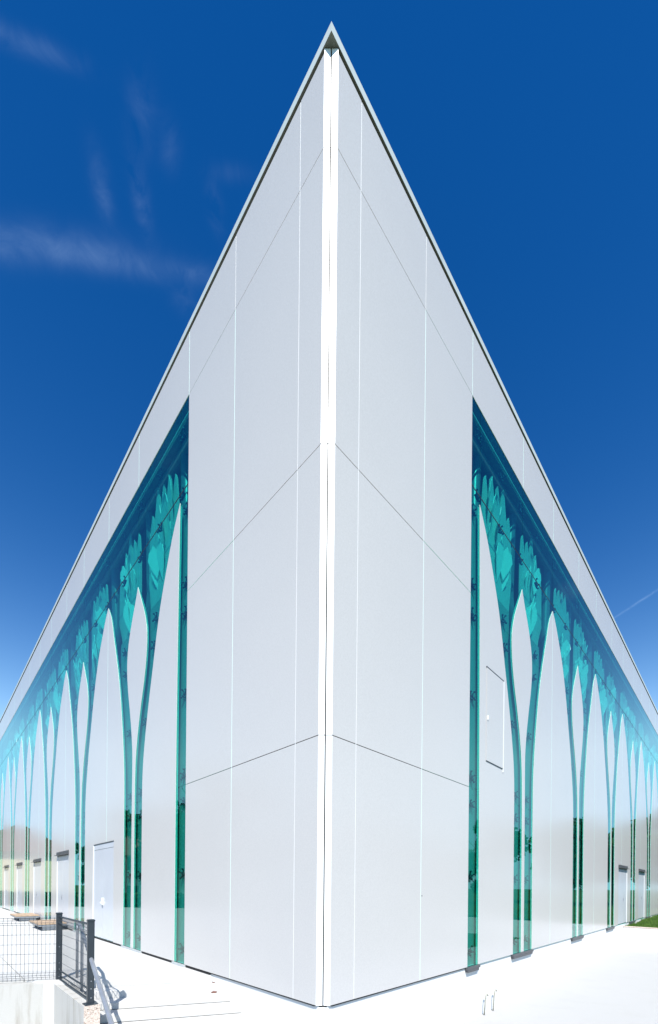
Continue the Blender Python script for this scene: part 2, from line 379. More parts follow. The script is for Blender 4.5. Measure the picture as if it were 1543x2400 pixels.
    for k in range(NB):
        strips += [(C1(0) + P * k, C3(0) + P * k - .0, C4(0) + P * k)] if False else [(5.955 + P * k, 7.128 + P * k)]
    for a, b in strips:
        bm = bmesh.new()
        bx(bm, side, a - .04, b + .04, .032, -.05, -.055, -.006)
        bx(bm, side, a - .02, b + .0, .026, -.05, -.105, -.057)
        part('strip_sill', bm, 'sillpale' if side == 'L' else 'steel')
    fz = [.28, 1.72, Z1 - .28, Z1 + .24, 5.2, Z2 - .3, Z2 + .28]
    for z in fz + [8.75]: fit_spots.append((side, (SJ[2] + CSA(z)) / 2, z))
    for k in range(5):
        for z in fz:
            fit_spots.append((side, ((C1A if k == 0 else C1)(z) + C2(z)) / 2 + P * k, z))
            fit_spots.append((side, (C3(z) + C4(z)) / 2 + P * k, z))
        for s in (4.13, 5.2, 6.32, 7.4):
            fit_spots.append((side, s + P * k, 9.15)); fit_spots.append((side, s + P * k, 10.3))
    # ---- eaves: dark gap, fascia
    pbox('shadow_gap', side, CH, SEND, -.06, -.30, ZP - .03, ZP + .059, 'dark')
    # ---- panel backing of the solid corner
    pbox('corner_backing', side, .165, SJ[2] - .03, -TH - .001, -.25, -.02, ZP - .02, 'dark')
    # ---- plinth
    pbox('plinth', side, .128, SEND, -.032, -.6, -1.3, -.014, 'plinth')
    if side == 'L': pbox('base_shadow', side, 2.83, SEND, -.007, -.031, -.06, -.001, 'dark')  # black strip paints the shade under the panel overhang along the terrace

# ---- chamfered corner trim
pL = W('L', CH, 0, 0); pR = W('R', CH, 0, 0); pc = (pL + pR) / 2
ax = (pR - pL).normalized(); ay = Vector((-ax.y, ax.x, 0))
if ay.y < 0: ay = -ay
wch = (pR - pL).length
for sgn in (-1, 1):
    for ri, (za, zb) in enumerate(ROWS):
        bm = bmesh.new()
        a, b = (.008 * sgn, (wch / 2) * sgn)
        q = [pc + ax * a, pc + ax * b, pc + ax * (b - .03 * sgn) + ay * .06, pc + ax * a + ay * .06]
        prism_pts(bm, [p + Vector((0, 0, zb - (.005 if ri < 3 else -.05))) for p in q], [p + Vector((0, 0, za + (.005 if ri else 0))) for p in q])
        part('corner_trim', bm, 'trim')
for z in (Z1, Z2, Z3):
    bm = bmesh.new(); obox(bm, pc + ay * .03, ax, ay, wch / 2 - .006, .026, z - .0049, z + .0049); part('trim_joint', bm, 'dark')
bm = bmesh.new(); obox(bm, pc + ay * .10, ax, ay, .05, .055, -.05, ZP + .03); part('corner_backing', bm, 'dark')
bm = bmesh.new(); obox(bm, pc + ay * .065, ax, ay, .068, .055, -1.3, -.03); part('plinth_corner', bm, 'trim')
# ---- fascia (one mitred profile) and roof
def corner_pt(o):  # intersection of the two wall lines offset outward by o
    d1, n1 = AX['L']; d2, n2 = AX['R']
    a1, a2 = Vector((X0 + n1[0] * o, D0 + n1[1] * o)), Vector((X0 + n2[0] * o, D0 + n2[1] * o))
    det = d1[0] * (-d2[1]) + d2[0] * d1[1]
    r = a2 - a1; t = (r.x * (-d2[1]) + d2[0] * r.y) / det
    return Vector((a1.x + d1[0] * t, a1.y + d1[1] * t))
FO = .012
for side in 'LR':
    bm = bmesh.new(); c0 = corner_pt(FO); c1 = corner_pt(-.35)
    e0, e1 = W(side, SEND, FO, 0), W(side, SEND, -.35, 0)
    q = [(c0.x, c0.y), (e0.x, e0.y), (e1.x, e1.y), (c1.x, c1.y)]
    slab(bm, q, ZP + .06, ZT); bm.normal_update()
    for f in bm.faces:
        if f.calc_center_median().z < ZP + .061: f.material_index = 1
    part('roof_fascia', bm, ['fascia', 'soffit'])
ll, rr = W('L', SEND, -.36, 0), W('R', SEND, -.36, 0); cc = corner_pt(-.36)
far = Vector((ll.x + rr.x - cc.x, ll.y + rr.y - cc.y))
bm = bmesh.new(); slab(bm, [(cc.x, cc.y), (ll.x, ll.y), (far.x, far.y), (rr.x, rr.y)], Z3 + .35, ZT - .08); part('roof', bm, 'soffit')
bm = bmesh.new()
for a, b in (((ll.x, ll.y), (far.x, far.y)), ((rr.x, rr.y), (far.x, far.y))):
    va, vb = Vector((*a, 0)), Vector((*b, 0)); t = (vb - va).normalized(); nn = Vector((-t.y, t.x, 0)) * .15
    prism_pts(bm, [va - nn + Vector((0, 0, -1.3)), vb - nn + Vector((0, 0, -1.3)), vb - nn + Vector((0, 0, ZT - .1)), va - nn + Vector((0, 0, ZT - .1))],
              [va + nn + Vector((0, 0, -1.3)), vb + nn + Vector((0, 0, -1.3)), vb + nn + Vector((0, 0, ZT - .1)), va + nn + Vector((0, 0, ZT - .1))])
part('rear_wall', bm, 'panel')
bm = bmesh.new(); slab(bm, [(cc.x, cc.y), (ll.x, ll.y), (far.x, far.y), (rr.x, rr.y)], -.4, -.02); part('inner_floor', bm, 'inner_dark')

# ---- interior: back wall, end wall, beam, columns, serrated white tree screens with painted leaf-shaped sun patches
for side in 'LR':
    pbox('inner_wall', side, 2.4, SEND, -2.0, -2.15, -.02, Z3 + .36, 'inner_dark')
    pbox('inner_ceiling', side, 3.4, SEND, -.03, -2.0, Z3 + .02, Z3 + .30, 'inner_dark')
    pbox('inner_end_wall', side, 3.45, 3.55, -.26, -2.0, -.02, Z3, 'inner')
    bm = bmesh.new(); tube(bm, [W(side, 3.5, -.36, 10.66), W(side, SEND, -.36, 10.66)], .10, 12); part('edge_beam', bm, 'column', True)
    pbox('head_rail', side, SJ[2] - .02, SEND, -.05, -.09, Z3 - .20, Z3 - .175, 'inner')
    pbox('inner_lining', side, 3.56, 4.45, -.095, -.125, -.02, 9.0, 'lining')
    for k in range(NB):
        rnd = random.Random(k * 7 + (3 if side == 'L' else 5)) if k > 0 else random.Random(11)
        for j in range(2):
            off = P * k
            def ctr(z):
                return ((C1A if k == 0 else C1)(z) + C2(z)) / 2 + off if j == 0 else (C3(z) + C4(z)) / 2 + off
            hw0 = .42
            def halfw(z):
                if z < 5.5: return hw0
                t = min(1, (z - 5.5) / 3.2); return hw0 + (.78 - hw0) * t ** 1.5
            zs = [-.02 + i * .45 for i in range(20)]   # to ~8.5
            top_c = 5.42 + off if j == 0 else 7.56 + off
            cz = lambda z: ctr(min(z, 7.8)) if z < 7.8 else ctr(7.8) + (top_c - ctr(7.8)) * min(1, (z - 7.8) / .7)
            left = [(cz(z) - halfw(z), z) for z in zs]; right = [(cz(z) + halfw(z), z) for z in zs]
            # serrated crown
            l0, r0 = left[-1][0], right[-1][0]; n = 5; crown = []
            w = (r0 - l0) / n
            for q in range(n):
                hgt = 10.02 + .42 * math.sin(math.pi * (q + .5) / n) + rnd.uniform(-.15, .2)
                crown += [(l0 + w * q + .015, hgt - .55 - rnd.uniform(0, .25)), (l0 + w * (q + .30), hgt - .12), (l0 + w * (q + .5), hgt), (l0 + w * (q + .72), hgt - .22), (l0 + w * (q + .97), hgt - .5 - rnd.uniform(0, .3))]
            poly = left + crown + right[::-1]
            oo = -.20 - .03 * j
            lz = zsteps(-.02, 7.7)
            pprism('stem_lining', side, [(ctr(z) - .40 - (.12 if z > 6 else 0), z) for z in lz] + [(ctr(z) + .40, z) for z in lz][::-1], -.095, -.125, 'lining')
            scr = pprism('tree_screen', side, poly, oo, oo - .04, 'inner')
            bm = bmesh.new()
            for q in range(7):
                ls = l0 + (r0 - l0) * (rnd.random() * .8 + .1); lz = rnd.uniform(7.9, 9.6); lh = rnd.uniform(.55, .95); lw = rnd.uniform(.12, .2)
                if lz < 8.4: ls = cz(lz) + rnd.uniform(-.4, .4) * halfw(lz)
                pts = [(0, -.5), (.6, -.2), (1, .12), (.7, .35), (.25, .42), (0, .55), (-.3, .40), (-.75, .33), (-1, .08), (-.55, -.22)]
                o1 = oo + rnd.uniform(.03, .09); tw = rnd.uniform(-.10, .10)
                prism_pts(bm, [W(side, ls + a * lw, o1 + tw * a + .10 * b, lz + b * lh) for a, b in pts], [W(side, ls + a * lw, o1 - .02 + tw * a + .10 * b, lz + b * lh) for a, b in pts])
            part('sun_patch_plates', bm, 'sun_patch', parent=None)  # bright leaf-shaped plates stand in for sun patches on the screen
        # bent steel columns that follow the near edge of each stem
        for fe, lo, up in (((C1A if k == 0 else C1), .17, 8.45), (C3, .17, 8.35)):
            bm = bmesh.new(); pth = []
            for q in range(25):
                z = 3.0 + q * .325
                pth.append(W(side, fe(min(z, up)) + lo + P * k + (.05 * (z - up) if z > up else 0), -.42, z))
            tube(bm, pth, .13, 12); part('steel_column', bm, 'column', True)

# ---- spider fittings: one mesh, copied
def fit_mesh():
    bm = bmesh.new()
    tube(bm, [(0, -.03, 0), (0, -.07, 0)], .045, 10)
    tube(bm, [(.03, -.01, -.05), (.03, -.06, -.05)], .03, 8)
    for sx in (-1, 1):
        for sz in (-1, 1):
            tube(bm, [(0, -.055, 0), (sx * .055, -.045, sz * .045), (sx * .095, -.03, sz * .085)], .018, 6, r2=.012)
            tube(bm, [(sx * .095, -.035, sz * .085), (sx * .095, -.002, sz * .085)], .024, 8)
    tube(bm, [(-.10, -.058, -.05), (.10, -.058, -.05)], .016, 6)
    bmesh.ops.recalc_face_normals(bm, faces=bm.faces)
    me = bpy.data.meshes.new('spider_fitting'); bm.to_mesh(me); bm.free(); me.materials.append(MT['fit'])
    for p in me.polygons: p.use_smooth = True
    return me
fm = fit_mesh()
for side, s, z in fit_spots:
    o = bpy.data.objects.new('spider_fitting', fm); col.objects.link(o); o.parent = bld; o.matrix_parent_inverse = inv
    d, n = AX[side]; p = W(side, s, -.018, z)
    mm = Matrix(((d[0], n[0], 0, p.x), (d[1], n[1], 0, p.y), (0, 0, 1, p.z), (0, 0, 0, 1)))
    rf = random.Random(int(s * 997 + z * 131)); k_ = rf.uniform(.62, .85); o.matrix_basis = mm @ Matrix.Rotation(rf.uniform(-.5, .5), 4, 'Y') @ Matrix.Diagonal((k_, .9, k_, 1))

# ---- doors
for side in 'LR':
    for k, (a, b, zt, hood) in DOORS[side].items():
        split = 8.48 + P * k
        zl = zt - (.15 if not hood else .03)
        d0 = pbox('door', side, a + .02, (a + b) / 2 - .004, -.0035, -.007, .02, zl, 'door')
        d1 = pbox('door', side, (a + b) / 2 + .004, b - .02, -.0035, -.007, .02, zl, 'door')
        bm = bmesh.new(); far_s = b
        bx(bm, side, b - .018, b + .004, .012, -.007, 0.0, zt + .004)
        part('sunlit_reveal', bm, 'seal')  # white strip paints the sunlit far reveal of the door recess
        pbox('transom', side, a + .004, b - .0185, -.0035, -.007, zl + .010, zt - .006, 'door')
        pbox('lintel_shadow', side, a - .01, b - .02, .008, -.006, zt, zt + .022, 'steel')  # dark strip at the lintel paints the shadow line above the recess
        if side == 'L' and k == 0:
            bm = bmesh.new(); m = (a + b) / 2
            bx(bm, side, m - .10, m + .10, -.010, .006, .93, 1.13); bx(bm, side, m - .02, m + .02, .005, .05, .98, 1.02); bx(bm, side, m - .10, m + .02, .049, .064, .98, 1.02)
            part('handle_plate', bm, 'trim')
        else:
            bm = bmesh.new(); m = (a + b) / 2
            bx(bm, side, m + .05, m + .09, -.010, .01, .95, 1.12); bx(bm, side, m + .05, m + .17, .009, .022, 1.03, 1.05); part('handle', bm, 'galv')
        if hood:
            bm = bmesh.new(); bx(bm, side, a - .02, b + .02, .10, .0005, zt + .025, zt + .04); bx(bm, side, a - .02, b + .02, .03, .0005, zt + .0405, zt + .15)
            part('door_hood', bm, 'steel')
# ---- access hatch on the right-hand wall
bm = bmesh.new(); bx(bm, 'R', 4.49, 5.30, .010, .0015, 4.06, 5.92); hatch = part('wall_hatch', bm, 'panel')
bm = bmesh.new(); bx(bm, 'R', 5.301, 5.325, .016, .001, 3.98, 5.922); part('hatch_edge', bm, 'seal')
bm = bmesh.new(); bx(bm, 'R', 4.47, 5.32, .013, .001, 5.924, 5.942); part('hatch_joint', bm, 'steel')
bm = bmesh.new(); bx(bm, 'R', 4.49, 5.29, .011, .001, 4.044, 4.056); part('hatch_joint', bm, 'steel')
bm = bmesh.new(); bx(bm, 'R', 4.52, 4.55, .03, .011, 4.88, 4.96); part('hatch_lock', bm, 'trim')
# weep hole in a panel
bm = bmesh.new(); tube(bm, [W('R', 2.20, .004, 1.36), W('R', 2.20, -.01, 1.36)], .010, 8); part('vent_hole', bm, 'dark')

# ------------------------------------------------------------------ ground, terrace, steps
def sheet(name, poly, z, m):
    bm = bmesh.new(); bm.faces.new([bm.verts.new((x, y, z)) for x, y in poly])
    o = obj(name, bm, m); tag(o, kind='structure'); return o
bm = bmesh.new(); bm.faces.new([bm.verts.new(p) for p in ((-900, -900, -1.06), (900, -900, -1.06), (900, 900, -1.06), (-900, 900, -1.06))])
tag(obj('ground', bm, 'grassground'), kind='structure')
def xy(side, s, o): p = W(side, s, o, 0); return (p.x, p.y)
rw = xy('R', 18.2, 4.2)
sheet('pavement', [(-14, -9), (3.2, -9), xy('R', .3, 5.0), xy('R', 18.2, 4.2), xy('R', 18.3, -.3), (X0, D0 + .3), xy('L', 6, -.3), (-16, 3.8)], -1.04, 'paving')

ND = Vector((-.959, -.282))            # direction of the step nosings, away from the wall
N0 = Vector(xy('L', 2.80, -.03))
FN = Vector((ND.y, -ND.x)); FN = FN if FN.y < 0 else -FN     # towards the camera
# terrace in two slabs with an open joint
wf = Vector((-.968, -.251))
def isect(p, d, q, e):
    det = d.x * (-e.y) + e.x * d.y; r = q - p; t = (r.x * (-e.y) + e.x * r.y) / det; return p + d * t
wall_back = Vector((-4.36, 6.60)) + Vector((.05, .185))
a_end = N0 + ND * 2.20
jA = isect(Vector(xy('L', 0, 2.335)), Vector(AX['L'][0]), wall_back, wf)
t1 = tag(None or (lambda bm: obj('terrace', bm, 'paving_light'))((lambda bm: (slab(bm, [tuple(N0), tuple(a_end), tuple(jA), xy('L', SEND, 2.335), xy('L', SEND, -.03)], -1.04, -.05), bm)[1])(bmesh.new())), kind='structure')
c_b = isect(Vector(xy('L', 0, 2.350)), Vector(AX['L'][0]), wall_back, wf)
bm = bmesh.new(); slab(bm, [tuple(c_b), tuple(c_b + wf * 14), (-24, 14), xy('L', SEND, 16), xy('L', SEND, 2.350)], -1.04, -.05)
tag(obj('terrace', bm, 'paving_light'), kind='structure')

st = empty('concrete_steps', (-3.2, 6.3, -1.04)); tag(st, 'pale concrete steps rising to the terrace beside the white corner', 'steps')
sinv = Matrix.Translation((3.2, -6.3, 1.04))
drops = [(0.02, -.155), (.27, -.275), (.53, -.38), (.82, -.49), (1.12, -.60), (1.42, -.71), (1.72, -.82), (2.02, -.93)]
WL = lambda x, y: None
# the left ends run into the low wall, the right ends into the plinth
wdir = Vector((-.704, .710)); pier_l = Vector((-3.163, 5.31)); pier_r = Vector((-3.02, 5.43))
def isect(p, d, q, e):
    det = d.x * (-e.y) + e.x * d.y; r = q - p; t = (r.x * (-e.y) + e.x * r.y) / det; return p + d * t
pl0 = Vector(xy('L', 0, -.03)); pld = Vector(AX['L'][0])
for i, (adv, z) in enumerate(drops):
    a = N0 + FN * adv; b = N0 + FN * (drops[i + 1][0] if i + 1 < len(drops) else adv + .30)
    e1, e2 = isect(a, ND, pier_r + Vector((-.02, -.02)), wdir), isect(b, ND, pier_r + Vector((-.02, -.02)), wdir)
    f1, f2 = isect(a, ND, pl0, pld), isect(b, ND, pl0, pld)
    if i > 3: 
        e1 = a + ND * 2.3; e2 = b + ND * 2.3
    bm = bmesh.new(); g = FN * .011
    slab(bm, [tuple(f1 + g), tuple(e1 + g), tuple(e2 - g * .3), tuple(f2 - g * .3)], -1.05, z)
    bmesh.ops.bevel(bm, geom=[e for e in bm.edges if all(v.co.z > z - .001 for v in e.verts)], offset=.008, segments=1, affect='EDGES')
    o = obj('step', bm, 'paving_light', None); o.parent = st; o.matrix_parent_inverse = sinv
    if 2 <= i <= 4:
        jw = (.007, .009, .013)[i - 2]
        f3, e3 = f1 + FN * .011, e1 + FN * .011
        bm = bmesh.new(); slab(bm, [tuple(f3), tuple(e3), tuple(e3 - FN * jw), tuple(f3 - FN * jw)], z - .05, z + .004)
        o = obj('joint', bm, 'grime', None); o.parent = st; o.matrix_parent_inverse = sinv
# landing under the nosing gap
# ------------------------------------------------------------------ low concrete walls
lw = empty('low_concrete_wall', (-4.3, 6.6, -1.04)); tag(lw, 'stained low concrete wall carrying the dark wire fence', 'wall'); linv = Matrix.Translation((4.3, -6.6, 1.04))
corner = isect(pier_l, wdir, Vector((-4.36, 6.60)), wf)
bk = isect(pier_r, wdir, Vector((-4.36, 6.60)) + Vector((.05, .19)), wf)
end = Vector((-4.36, 6.60)) + wf * 12
bm = bmesh.new(); slab(bm, [tuple(corner), tuple(end), tuple(end + Vector((-.05, .19))), tuple(bk)], -1.05, -.09)
o = obj('front_leg', bm, 'castwall'); o.parent = lw; o.matrix_parent_inverse = linv
pe = .004
bm = bmesh.new(); slab(bm, [tuple(pier_l - wdir * 0), tuple(pier_r), tuple(bk), tuple(corner)], -1.05, -.088)
for f in bm.faces:
    c = f.calc_center_median()
    if (Vector((c.x, c.y)) - (pier_l + pier_r) / 2).length < .05: f.material_index = 1
o = obj('side_leg', bm, ['castwall', 'aggregate']); o.parent = lw; o.matrix_parent_inverse = linv
fdir = (pier_r - pier_l).normalized()
bm = bmesh.new()
for u in (.045, .15):
    p = pier_l + fdir * u; d3 = Vector((-wdir.x, -wdir.y, 0))
    tube(bm, [Vector((p.x, p.y, -.135)) - d3 * .02, Vector((p.x, p.y, -.135)) + d3 * .0015], .007, 8)
o = obj('form_tie_hole', bm, 'dark'); o.parent = lw; o.matrix_parent_inverse = linv

rwall = empty('garden_retaining_wall', (*xy('R', 18.3, 2), -1.04)); tag(rwall, 'white retaining wall holding up the grass bank beside the hall', 'wall')
bm = bmesh.new(); bx(bm, 'R', 18.25, 18.5, -.02, 9.0, -1.05, -.17)
o = obj('wall_body', bm, 'plinth'); o.parent = rwall; o.matrix_parent_inverse = Matrix.Translation(-rwall.location)
bm = bmesh.new(); bx(bm, 'R', 18.24, 18.52, -.015, 1.2, -.168, -.13)
o = obj('coping', bm, 'aggregate'); o.parent = rwall; o.matrix_parent_inverse = Matrix.Translation(-rwall.location)
# grass bank behind it
bm = bmesh.new(); nx, ny = 26, 30; gv = []
for i in range(nx):
    row = []
    for j in range(ny):
        s = 18.5 + i * .9; o_ = -.02 + j * .5
        z = -.20 + .10 * noise.noise(Vector((s * .5, o_ * .6, 0))) + .03 * min(j, 8) * .5 + .012 * i
        row.append(bm.verts.new(W('R', s, o_, z)))
    gv.append(row)
for i in range(nx - 1):
    for j in range(ny - 1): bm.faces.new((gv[i][j], gv[i + 1][j], gv[i + 1][j + 1], gv[i][j + 1]))
bank = tag(obj('grass_bank', bm, 'grassground', smooth=True), kind='structure')
rg = random.Random(4); vs = []; fs = []
for q in range(16000):
    s = 18.52 + (rg.random() ** 1.6) * 9; o_ = rg.random() ** 1.2 * 7
    z = -.20 + .10 * noise.noise(Vector((s * .5, o_ * .6, 0))) + .03 * min(int(o_ / .5), 8) * .5 + .012 * (s - 18.5) / .9
    h = rg.uniform(.05, .16) * (1.5 if rg.random() < .08 else 1); a = rg.random() * 6.28; ln = rg.uniform(.0, .08); b = rg.random() * 6.28
    p = W('R', s, o_, z - .02); dx = Vector((math.cos(a), math.sin(a), 0)) * rg.uniform(.006, .014)
    i0 = len(vs); vs += [tuple(p - dx), tuple(p + dx), tuple(p + Vector((math.cos(b) * ln, math.sin(b) * ln, h)))]; fs.append((i0, i0 + 1, i0 + 2))
me = bpy.data.meshes.new('grass'); me.from_pydata(vs, [], fs); me.materials.append(MT['grass'])
gr = bpy.data.objects.new('grass', me); col.objects.link(gr); tag(gr, 'uneven green grass on the bank by the hall wall', 'grass', kind='stuff')

# ------------------------------------------------------------------ wire fence
fence = empty('wire_fence', (-4.37, 6.74, -.09)); tag(fence, 'dark grey welded wire fence with square posts on the low wall', 'fence'); finv = Matrix.Translation((4.37, -6.74, .09))
def fpart(name, bm, m, parent=None, smooth=False):
    o = obj(name, bm, m, smooth=smooth); o.parent = parent or fence
    if parent is None: o.matrix_parent_inverse = finv
    return o
mid = (pier_l + pier_r) / 2
p2 = mid + wdir * .085
p1 = (corner + bk) / 2 + Vector((0, -.005))
p0 = p1 + wf * 2.5; pm1 = p0 + wf * 2.5
for pp, d, zb in ((p2, wdir, -.088), (p1, wdir, -.088), (p0, wf, -.09), (pm1, wf, -.09)):
    bm = bmesh.new(); ay2 = Vector((-d.y, d.x)); obox(bm, pp, d, ay2, .035, .039, zb, 1.0)
    bmesh.ops.bevel(bm, geom=[e for e in bm.edges if abs(e.verts[0].co.z - e.verts[1].co.z) > .5], offset=.008, segments=2, affect='EDGES')
    post = fpart('post', bm, 'anthracite')
    bm = bmesh.new(); obox(bm, pp, d, ay2, .040, .044, 1.0, 1.035); bmesh.ops.bevel(bm, geom=list(bm.edges), offset=.008, segments=2, affect='EDGES'); fpart('post_cap', bm, 'anthracite', post)
    bm = bmesh.new(); obox(bm, pp, d, ay2, .075, .075, zb, zb + .012); fpart('base_plate', bm, 'anthracite', post)
    bm = bmesh.new(); face = pp - d * .035 if d is wdir else pp
    for z in (.48, .22, .12, .0):
        q = Vector((face.x, face.y, z)); d3 = Vector((-d.x, -d.y, 0)); tube(bm, [q - d3 * .004, q + d3 * .004], .008, 8)
    if d is wdir: fpart('bolt', bm, 'galv', post)
def mesh_panel(a, b, z0, z1, pitch, frame):
    bm = bmesh.new(); d = (b - a); L = d.length; d = d.normalized(); n = int(L / pitch); nn = Vector((-d.y, d.x))
    if nn.y > 0: nn = -nn
    for i in range(n + 1):
        p = a + d * (L * (i + .5) / (n + 1))
        pts = []
        for z, o_ in ((z0, 0), (z0 + .05, 0), (z0 + .085, .022), (z0 + .12, 0), (z1 - .12, 0), (z1 - .085, .022), (z1 - .05, 0), (z1, 0)):
            q = p + nn * o_; pts.append((q.x, q.y, z))
        tube(bm, pts, .0031, 4)
    zz = [z0 + .01, z0 + .05, z0 + .085, z0 + .12] + [z0 + .12 + (z1 - z0 - .24) * t / 5 for t in (1, 2, 3, 4)] + [z1 - .12, z1 - .085, z1 - .05, z1 - .01]
    for i, z in enumerate(zz):
        o_ = .022 if i in (2, len(zz) - 3) else 0
        q0, q1 = a + nn * (o_ + .004), b + nn * (o_ + .004); tube(bm, [(q0.x, q0.y, z), (q1.x, q1.y, z)], .003, 4)
    pan = fpart('wire_panel', bm, 'anthracite')
    bm = bmesh.new()
    if frame:
        bm.free()
        for z in frame:
            bm = bmesh.new(); tube(bm, [(a.x, a.y, z), (b.x, b.y, z)], .012, 6)
            fpart('panel_rail', bm, 'anthracite', pan)
    else: bm.free()
wn = Vector((wf.x, wf.y))
mesh_panel(p1 + wf * .04, p0 - wf * .04, -.06, .955, .060, None)
mesh_panel(p0 + wf * .04, pm1 - wf * .04, -.06, .955, .060, None)
mesh_panel(p1 - wdir * .04, p2 + wdir * .04, -.03, .965, .055, (-.04, .97, .10))

# ------------------------------------------------------------------ handrail of the steps
hr = empty('stair_handrail', (-3.6, 6.6, -.04)); tag(hr, 'grey steel handrail sloping down over the concrete steps', 'handrail'); hinv = Matrix.Translation((3.6, -6.6, .04))
def hpart(name, bm, m, smooth=True):
    o = obj(name, bm, m, smooth=smooth); o.parent = hr; o.matrix_parent_inverse = hinv; return o
ra = Vector((-4.28, 6.95, .87)); rb = Vector((-3.88, 6.40, .87)); rc = Vector((-2.216, 4.20, .069)); rd_ = rc + (rc - rb) * .35
bm = bmesh.new(); pts = [ra, rb + (ra - rb).normalized() * .08, rb + (rc - rb).normalized() * .02, rb + (rc - rb).normalized() * .10, rc, rd_]
tube(bm, pts, .026, 12); hpart('rail', bm, 'galv')
for q, zb in ((ra + (rb - ra) * .15, -.04), (rb + (rc - rb) * .06, -.16), (rb + (rc - rb) * .97, -.90)):
    pass
bm = bmesh.new(); q = ra + (rb - ra) * .3; tube(bm, [(q.x, q.y, -.05), (q.x, q.y, .74), (q.x + .01, q.y, .855)], .022, 10); hpart('rail_post', bm, 'galv')
bm = bmesh.new(); q = rb + (rc - rb) * .10; tube(bm, [(q.x, q.y, -.30), (q.x, q.y, q.z - .10), (q.x, q.y, q.z - .01)], .022, 10); hpart('rail_post', bm, 'galv')
bm = bmesh.new(); q = rd_ + (rc - rd_) * .2; tube(bm, [(q.x, q.y, -1.05), (q.x, q.y, q.z - .01)], .022, 10); hpart('rail_post', bm, 'galv')

# ------------------------------------------------------------------ benches along the left facade
def bench(s0, s1, label):
    e = empty('wooden_bench', W('L', (s0 + s1) / 2, .4, -.03)); tag(e, label, 'bench', 'benches by the hall doors'); iv = Matrix.Translation(-e.location)
    for i in range(4):
        bm = bmesh.new(); bx(bm, 'L', s0, s1, .05 + i * .20, .05 + i * .20 + .19, .16, .20); o = obj('plank', bm, 'wood'); o.parent = e; o.matrix_parent_inverse = iv
    bm = bmesh.new(); bx(bm, 'L', s0 + .02, s1 - .02, .06, .82, .10, .158); o = obj('frame', bm, 'galv'); o.parent = e; o.matrix_parent_inverse = iv
    for s in (s0 + .12, s1 - .18):
        bm = bmesh.new(); bx(bm, 'L', s, s + .06, .15, .7, -.035, .10); o = obj('leg', bm, 'galv'); o.parent = e; o.matrix_parent_inverse = iv
bench(12.45, 14.15, 'low wooden bench in front of the hooded door next to the plain double door')
bench(17.0, 18.65, 'low wooden bench in front of the second hooded door along the wall')

# ------------------------------------------------------------------ two hooked pipes and litter
for i, (s, z) in enumerate(((4.45, -.66), (4.86, -.64))):
    bm = bmesh.new(); pts = [W('R', s, .03, -1.05), W('R', s, .05, z - .12), W('R', s + .004, .06, z - .03)]
    for t in range(0, 7):
        a = math.pi * t / 6; pts.append(W('R', s + .034 - .034 * math.cos(a), .062 + .01 * t / 6, z + .034 * math.sin(a)))
    tube(bm, pts, .013, 10)
    o = obj('hooked_pipe', bm, 'pvc', smooth=True)
    tag(o, 'thin pale hooked pipe standing against the white plinth', 'pipe', 'hooked pipes at the plinth')
def leaf(loc, size, label):
    bm = bmesh.new(); r = random.Random(int(size * 1000)); n = 9; ring = []
    c = bm.verts.new((0, 0, .25 * size))
    for i in range(n):
        a = 2 * math.pi * i / n; rr = size * r.uniform(.45, 1.0); ring.append(bm.verts.new((math.cos(a) * rr, math.sin(a) * rr * .7, size * r.uniform(.02, .55))))
    low = [bm.verts.new(v.co * .8 + Vector((0, 0, -.012 - v.co.z * .8 + .012))) for v in ring]
    for i in range(n):
        bm.faces.new((c, ring[i], ring[(i + 1) % n])); bm.faces.new((ring[i], low[i], low[(i + 1) % n], ring[(i + 1) % n]))
    o = obj('dry_leaf', bm, 'leafdry'); o.location = loc; tag(o, label, 'leaf'); return o
lp = N0 + FN * .33 - ND * .04
leaf((lp.x, lp.y, -.275), .065, 'crumpled reddish brown leaf on the step against the plinth')
lp = N0 + FN * .12 - ND * .03
leaf((lp.x, lp.y, -.155), .045, 'small curled brown leaf right below the terrace edge')

# ------------------------------------------------------------------ surroundings seen in the glass
def crown_mesh(seed, h, r, n, ls):
    rd = random.Random(seed); vs = []; fs = []
    cl = [(Vector((rd.gauss(0, r * .42), rd.gauss(0, r * .42), h * rd.uniform(.38, .92))), r * rd.uniform(.28, .5)) for _ in range(16)]
    for q in range(n):
        c, cr = rd.choice(cl); v = Vector((rd.gauss(0, 1), rd.gauss(0, 1), rd.gauss(0, .8))).normalized() * cr * rd.random() ** .35
        p = c + v; a = Vector((rd.gauss(0, 1), rd.gauss(0, 1), rd.gauss(0, 1))).normalized(); b = a.orthogonal().normalized() * ls * rd.uniform(.6, 1.2); a = a * ls * rd.uniform(.6, 1.2)
        i = len(vs); vs += [tuple(p - a), tuple(p + b * .6), tuple(p + a), tuple(p - b * .6)]; fs.append((i, i + 1, i + 2, i + 3))
    me = bpy.data.meshes.new('crown'); me.from_pydata(vs, [], fs); me.materials.append(MT['foliage']); return me
def trunk_mesh(seed, h, r):
    rd = random.Random(seed); bm = bmesh.new()
    tube(bm, [(0, 0, -.1), (rd.uniform(-.1, .1), 0, h * .25), (rd.uniform(-.2, .2), rd.uniform(-.2, .2), h * .6), (0, 0, h * .85)], r, 9, r2=r * .25)
    for q in range(6):
        a = rd.random() * 6.28; z = h * rd.uniform(.28, .55); L = h * rd.uniform(.2, .32)
        tube(bm, [(0, 0, z), (math.cos(a) * L * .5, math.sin(a) * L * .5, z + L * .4), (math.cos(a) * L, math.sin(a) * L, z + L * .95)], r * .4, 6, r2=r * .1)
    bmesh.ops.recalc_face_normals(bm, faces=bm.faces)
    me = bpy.data.meshes.new('trunk'); bm.to_mesh(me); bm.free(); me.materials.append(MT['bark']); return me
